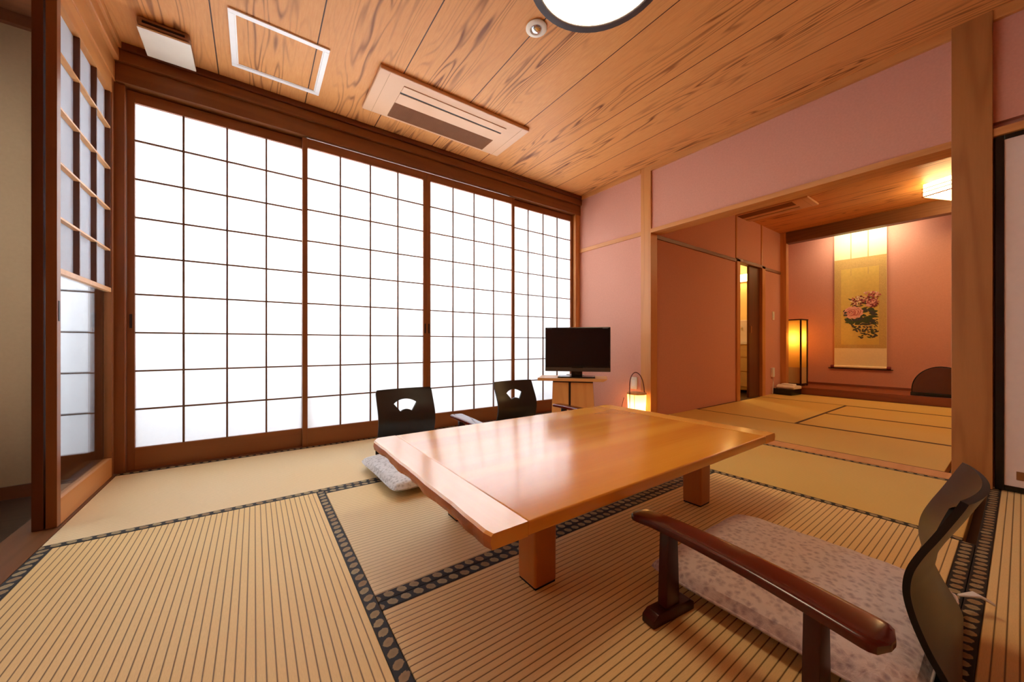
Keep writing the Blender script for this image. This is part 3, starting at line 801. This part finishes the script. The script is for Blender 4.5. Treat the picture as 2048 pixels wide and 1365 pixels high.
# local: corner nearest the camera's left at origin, body runs to +x and -y
sd = .56
MB().box(.008, sd-.008, -sd+.008, -.008, .004, .130).build('diffuser', M['far_lamp'], o)
fb = MB()
for z in (0, .045, .082):
    r_ = .007 if z else .009
    fb.box(0, sd, -.010, 0, z, z+r_).box(0, sd, -sd, -sd+.010, z, z+r_).box(0, .010, -sd, 0, z, z+r_).box(sd-.010, sd, -sd, 0, z, z+r_)
fb.build('frame_bar', M['pale_x'], o)
MB().box(.05, sd-.05, -sd+.05, -.05, .130, CEIL-2.195).build('ceiling_plate', M['plate'], o)

# ------------------------------------------------------------------ alcove
ZT = .098
o = thing('floor_lamp', 'tall amber paper lamp in a dark frame standing in the alcove', 'lamp', (6.63, 1.965, ZT), R(-6))
w = .098; H_ = .985
for sx in (-1, 1):
    for sy in (-1, 1): MB().box(sx*w-.009, sx*w+.009, sy*w-.009, sy*w+.009, 0, H_, .002).build('frame_post', M['dark_wood'], o)
MB().box(-w-.012, w+.012, -w-.012, w+.012, H_-.018, H_, .002).build('top_frame', M['dark_wood'], o)
MB().box(-w-.009, w+.009, -w-.009, w+.009, .012, .034, .002).build('bottom_frame', M['dark_wood'], o)
MB().box(-w+.004, w-.004, -w+.004, w-.004, .27, H_-.018).build('lit_shade', M['andon_tall'], o)
MB().box(-w+.004, w-.004, -w+.004, w-.004, .034, .27).build('lower_shade', M['andon_unlit'], o)

o = thing('telephone', 'black box with a cream telephone on top, on the mat by the alcove post', 'telephone', (6.17, 1.93, 0), R(-8))
MB().prism([(-.13, 0), (.13, 0), (.145, .085), (-.145, .085)], 'Y', -.11, .11, .006).build('box', M['black'], o)
MB().prism([(-.10, .085), (.10, .085), (.10, .128), (-.05, .140), (-.10, .110)], 'Y', -.13, .10, .012).build('phone_body', M['plate'], o, True)
MB().box(-.045, .05, -.09, .06, .125, .152, .010).build('handset', M['white'], o, True)
o = thing('power_adapter', 'white power adapter plugged low into the side wall near the telephone', 'adapter', (6.03, SY-.0, .31))
MB().box(-.03, .03, -.03, 0, -.065, .065, .006).build('adapter_body', M['white'], o)
MB().tube([(0, -.02, -.06), (.005, -.02, -.14), (-.02, -.022, -.22), (-.03, -.022, -.30)], .004, 6).build('cable', M['white'], o, True)
o = thing('light_switch', 'white light switch on the side wall near the alcove post', 'switch', (6.08, SY, 1.12))
MB().box(-.035, .035, -.008, 0, -.06, .06, .003).build('switch_plate', M['plate'], o)
MB().box(-.015, .015, -.011, -.006, -.035, .035, .002).build('rocker', M['white'], o)

# hanging scroll (faces -x). local: y across (photo-left is +y), z up from the floor
o = thing('hanging_scroll', 'tall hanging scroll with painted peonies on the alcove wall', 'scroll', (7.018, 1.340, 0))
hw = .274
MB().box(-.003, .003, -hw, hw, .40, 2.33).build('mounting', M['cream_silk'], o)
MB().box(-.0042, -.003, -hw+.002, hw-.002, .655, 1.945).build('brocade_panel', M['brocade'], o)
for y in (-.09, .09): MB().box(-.0052, -.0042, y-.005, y+.005, 1.70, 2.32).build('hanging_ribbon', M['brocade'], o)
MB().cyl((-.004, 0, .385), .017, 2*hw, 'Y', 20).build('roller', M['cream_silk'], o, True)
for s_ in (-1, 1): MB().cyl((-.004, s_*(hw+.020), .385), .021, .040, 'Y', 20, bev=.004).build('roller_knob', M['petal_dark'], o, True)
MB().box(-.004, .010, -hw-.06, hw+.07, .352, .364).build('bottom_rod', M['dark_wood'], o)
pm = MB(); rng = random.Random(3)
x_ = [-.0048]
pm.box(-.0048, -.0042, -.198, .198, .705, 1.80, mi=0)
def blob(y, z, ry, rz, mi, n=14, wob=.12, rot=0):
    x_[0] -= .000012; pts = []
    for k in range(n):
        a = 2*PI*k/n; q = 1+wob*math.sin(a*5+y*40)+rng.uniform(-wob, wob)*.5
        py, pz = ry*q*math.cos(a), rz*q*math.sin(a)
        pts.append((x_[0], y+py*math.cos(rot)-pz*math.sin(rot), z+py*math.sin(rot)+pz*math.cos(rot)))
    pm.poly(pts, mi)
def leaf(y, z, L, w, rot, mi):
    x_[0] -= .000012; pts = []
    for t in [k/7 for k in range(8)]: pts.append((L*(t-.5), w*math.sin(PI*t)**.8))
    for t in [k/7 for k in range(6, 0, -1)]: pts.append((L*(t-.5), -w*math.sin(PI*t)**.8))
    pm.poly([(x_[0], y+p*math.cos(rot)-q*math.sin(rot), z+p*math.sin(rot)+q*math.cos(rot)) for p, q in pts], mi)
# stems and far foliage, painted from back to front (y here is relative to the scroll centre; right in the photo is -y)
for k in range(120):
    y = rng.uniform(-.185, .10); z = rng.uniform(.80, 1.06)
    if abs(z-(.93+max(0, y)*.9)) < .13-max(0, y)*.9: leaf(y, z, rng.uniform(.025, .06), rng.uniform(.006, .012), rng.uniform(-.9, .9), 6 if rng.random() < .7 else 5)
for k in range(60):
    y = rng.uniform(-.165, .13); z = rng.uniform(1.02, 1.22)
    if z < 1.24 - max(0, y)*1.2: leaf(y, z, rng.uniform(.06, .12), rng.uniform(.012, .022), rng.uniform(-.5, .8), 5 if rng.random() < .8 else 6)
for k in range(26):
    leaf(rng.uniform(-.19, .10), rng.uniform(1.24, 1.36), rng.uniform(.04, .08), .007, rng.uniform(-1, 1), 6)
for (cy, cz, rr, cols) in ((.02, 1.33, .075, (4, 4, 3, 2)), (-.11, 1.37, .10, (1, 2, 3, 2, 4)), (-.13, 1.28, .06, (2, 1, 3))):
    for k in range(80):
        a = rng.uniform(0, 2*PI); q = rr*math.sqrt(rng.random())
        blob(cy+q*math.cos(a), cz+q*math.sin(a)*.8, rng.uniform(.008, .02), rng.uniform(.006, .013), rng.choice(cols), 8, .25, a)
fc = (.065, 1.165)
for k in range(11):
    a = 2*PI*k/11
    blob(fc[0]+.058*math.cos(a), fc[1]+.042*math.sin(a), .050, .040, 1, 16, .05, a)
for dy, dz, ry, rz, mi in ((-.040, .004, .042, .052, 2), (-.030, .006, .043, .050, 1), (-.020, .002, .040, .046, 2), (-.010, .004, .040, .044, 1),
                           (.026, .004, .058, .052, 2), (.030, .002, .052, .046, 1), (.026, -.004, .043, .038, 2), (.030, -.002, .036, .033, 1),
                           (.034, .004, .028, .028, 3), (.036, .002, .022, .022, 1), (.038, .004, .012, .015, 2)):
    blob(fc[0]+dy, fc[1]+dz, ry, rz, mi, 16, .07, .3)
for k in range(9): leaf(.155+rng.uniform(-.02, .02), 1.16+rng.uniform(-.04, .04), .035, .008, rng.uniform(-1, 1), 6)
pm.build('painting', [M['goldsilk'], M['petal'], M['petal_mid'], M['petal_dark'], M['petal_cream'], M['leaf_green'], M['leaf_ink']], o)

o = thing('half_round_mirror', 'dark half-round lacquered mirror standing on the alcove step', 'mirror', (6.47, .535, ZT))
def arch(rw, rh, z0, n=30):
    return [(rw, z0)] + [(rw*math.cos(PI*k/n)*(1 if 0 < k < n else 1), z0+.03+rh*math.sin(PI*k/n)) for k in range(n+1)] + [(-rw, z0)]
MB().prism(arch(.240, .285, .04), 'X', -.008, .010).build('rim', M['fus_frame'], o)
MB().prism(arch(.230, .275, .04), 'X', -.0095, -.0082).build('mirror_face', M['bronze_mirror'], o)
MB().box(-.03, .03, -.245, .245, 0, .04, .004).build('base_bar', M['fus_frame'], o)

# ------------------------------------------------------------------ washroom things seen through the doorway
o = thing('vanity_cabinet', 'vanity cabinet with drawers seen through the washroom doorway', 'cabinet', (6.36, 2.62, -.05))
MB().box(-.12, .235, -.25, .5, .05, .76, .003).build('carcass', M['vanity'], o)
for z0, z1 in ((.10, .32), (.34, .54), (.56, .73)): MB().box(-.136, -.12, -.245, .495, z0, z1, .003).build('drawer', M['vanity'], o)
MB().box(-.14, .235, -.25, .5, .76, .80, .004).build('counter', M['white'], o)
o = thing('wash_basin', 'pale square basin on the vanity seen through the washroom doorway', 'basin', (6.36, 2.62, .75))
MB().box(-.10, .18, -.24, .3, 0, .34, .01).build('basin_body', M['plate'], o)
MB().cyl((-.105, -.06, .22), .012, .02, 'X', 16).build('drain_knob', M['chrome'], o)
o = thing('vanity_light', 'bright bar light above the basin in the washroom', 'wall light', (6.56, 2.70, 1.80))
MB().box(-.05, -.004, -.35, .45, -.055, .055, .01).build('tube_cover', emit_mat('washroom tube', (255, 226, 150), 14), o)
MB().box(-.004, .04, -.35, .45, -.06, .06).build('back_plate', M['white'], o)

# ------------------------------------------------------------------ light
w = bpy.data.worlds.new('sky'); S.world = w; w.use_nodes = True
nt = w.node_tree; nt.nodes.clear()
bg = nt.nodes.new('ShaderNodeBackground'); ow = nt.nodes.new('ShaderNodeOutputWorld')
bg.inputs[0].default_value = (.95, .975, 1.0, 1); bg.inputs[1].default_value = 1.6
nt.links.new(bg.outputs[0], ow.inputs[0])
def area(name, loc, rot, sx, sy, power, col, spread=PI):
    l = bpy.data.lights.new(name, 'AREA'); l.shape = 'RECTANGLE'; l.size = sx; l.size_y = sy
    l.energy = power; l.color = col; l.spread = spread
    o = bpy.data.objects.new(name, l); COL.objects.link(o); o.location = loc; o.rotation_euler = rot; return o
area('daylight', (1.15, 3.60, 1.62), (R(-90), 0, 0), 3.5, 1.15, 135, (1.0, .985, .95))
area('added_corridor_light', (-1.75, 2.42, 1.3), (0, R(-90), 0), 1.7, .7, 46, (.95, .98, 1.0))  # added light outside the made-up corridor window, brightens the left screen
def bulb(name, loc, power, col, rad):
    l = bpy.data.lights.new(name, 'POINT'); l.energy = power; l.color = col; l.shadow_soft_size = rad
    o = bpy.data.objects.new(name, l); COL.objects.link(o); o.location = loc
bulb('lantern_bulb', (2.848, 2.04, .15), 1.6, (1, .62, .26), .02)
bulb('washroom_fill', (5.75, 2.95, 2.2), 16, (1, .80, .46), .06)  # unseen fill light added to brighten the basin front, no fixture
bulb('floor_lamp_bulb', (6.63, 1.965, .098+.70), 2.2, (1, .60, .20), .03)
def spot(name, loc, target, power, col, size, blend=.6, rad=.04):
    l = bpy.data.lights.new(name, 'SPOT'); l.energy = power; l.color = col; l.spot_size = size; l.spot_blend = blend
    l.shadow_soft_size = rad
    o = bpy.data.objects.new(name, l); COL.objects.link(o); o.location = loc
    o.rotation_euler = (Vector(target)-Vector(loc)).to_track_quat('-Z', 'Y').to_euler(); return o
area('alcove_tube_light', (6.74, 1.27, 2.325), (0, R(-48), 0), .10, .75, 5, (1, .86, .62))
spot('second_room_downlight', (5.75, .35, 2.33), (5.8, .45, 0), 30, (1, .84, .6), R(50), .5)

# ------------------------------------------------------------------ camera
cd = bpy.data.cameras.new('camera'); cam = bpy.data.objects.new('camera', cd); COL.objects.link(cam)
cd.sensor_width = 36; cd.lens = 725/2048*36; cd.shift_y = 6.3/2048; cd.clip_start = .02
cam.location = (0, 0, CAMZ); cam.rotation_euler = (R(90), 0, R(-35.4))
S.camera = cam
S.view_settings.view_transform = 'Standard'; S.view_settings.look = 'None'
S.view_settings.gamma = 1; S.view_settings.use_curve_mapping = False
S.view_settings.exposure = 0.80
S.cycles.max_bounces = 12; S.cycles.diffuse_bounces = 6; S.cycles.use_denoising = True
S.cycles.sample_clamp_indirect = 6
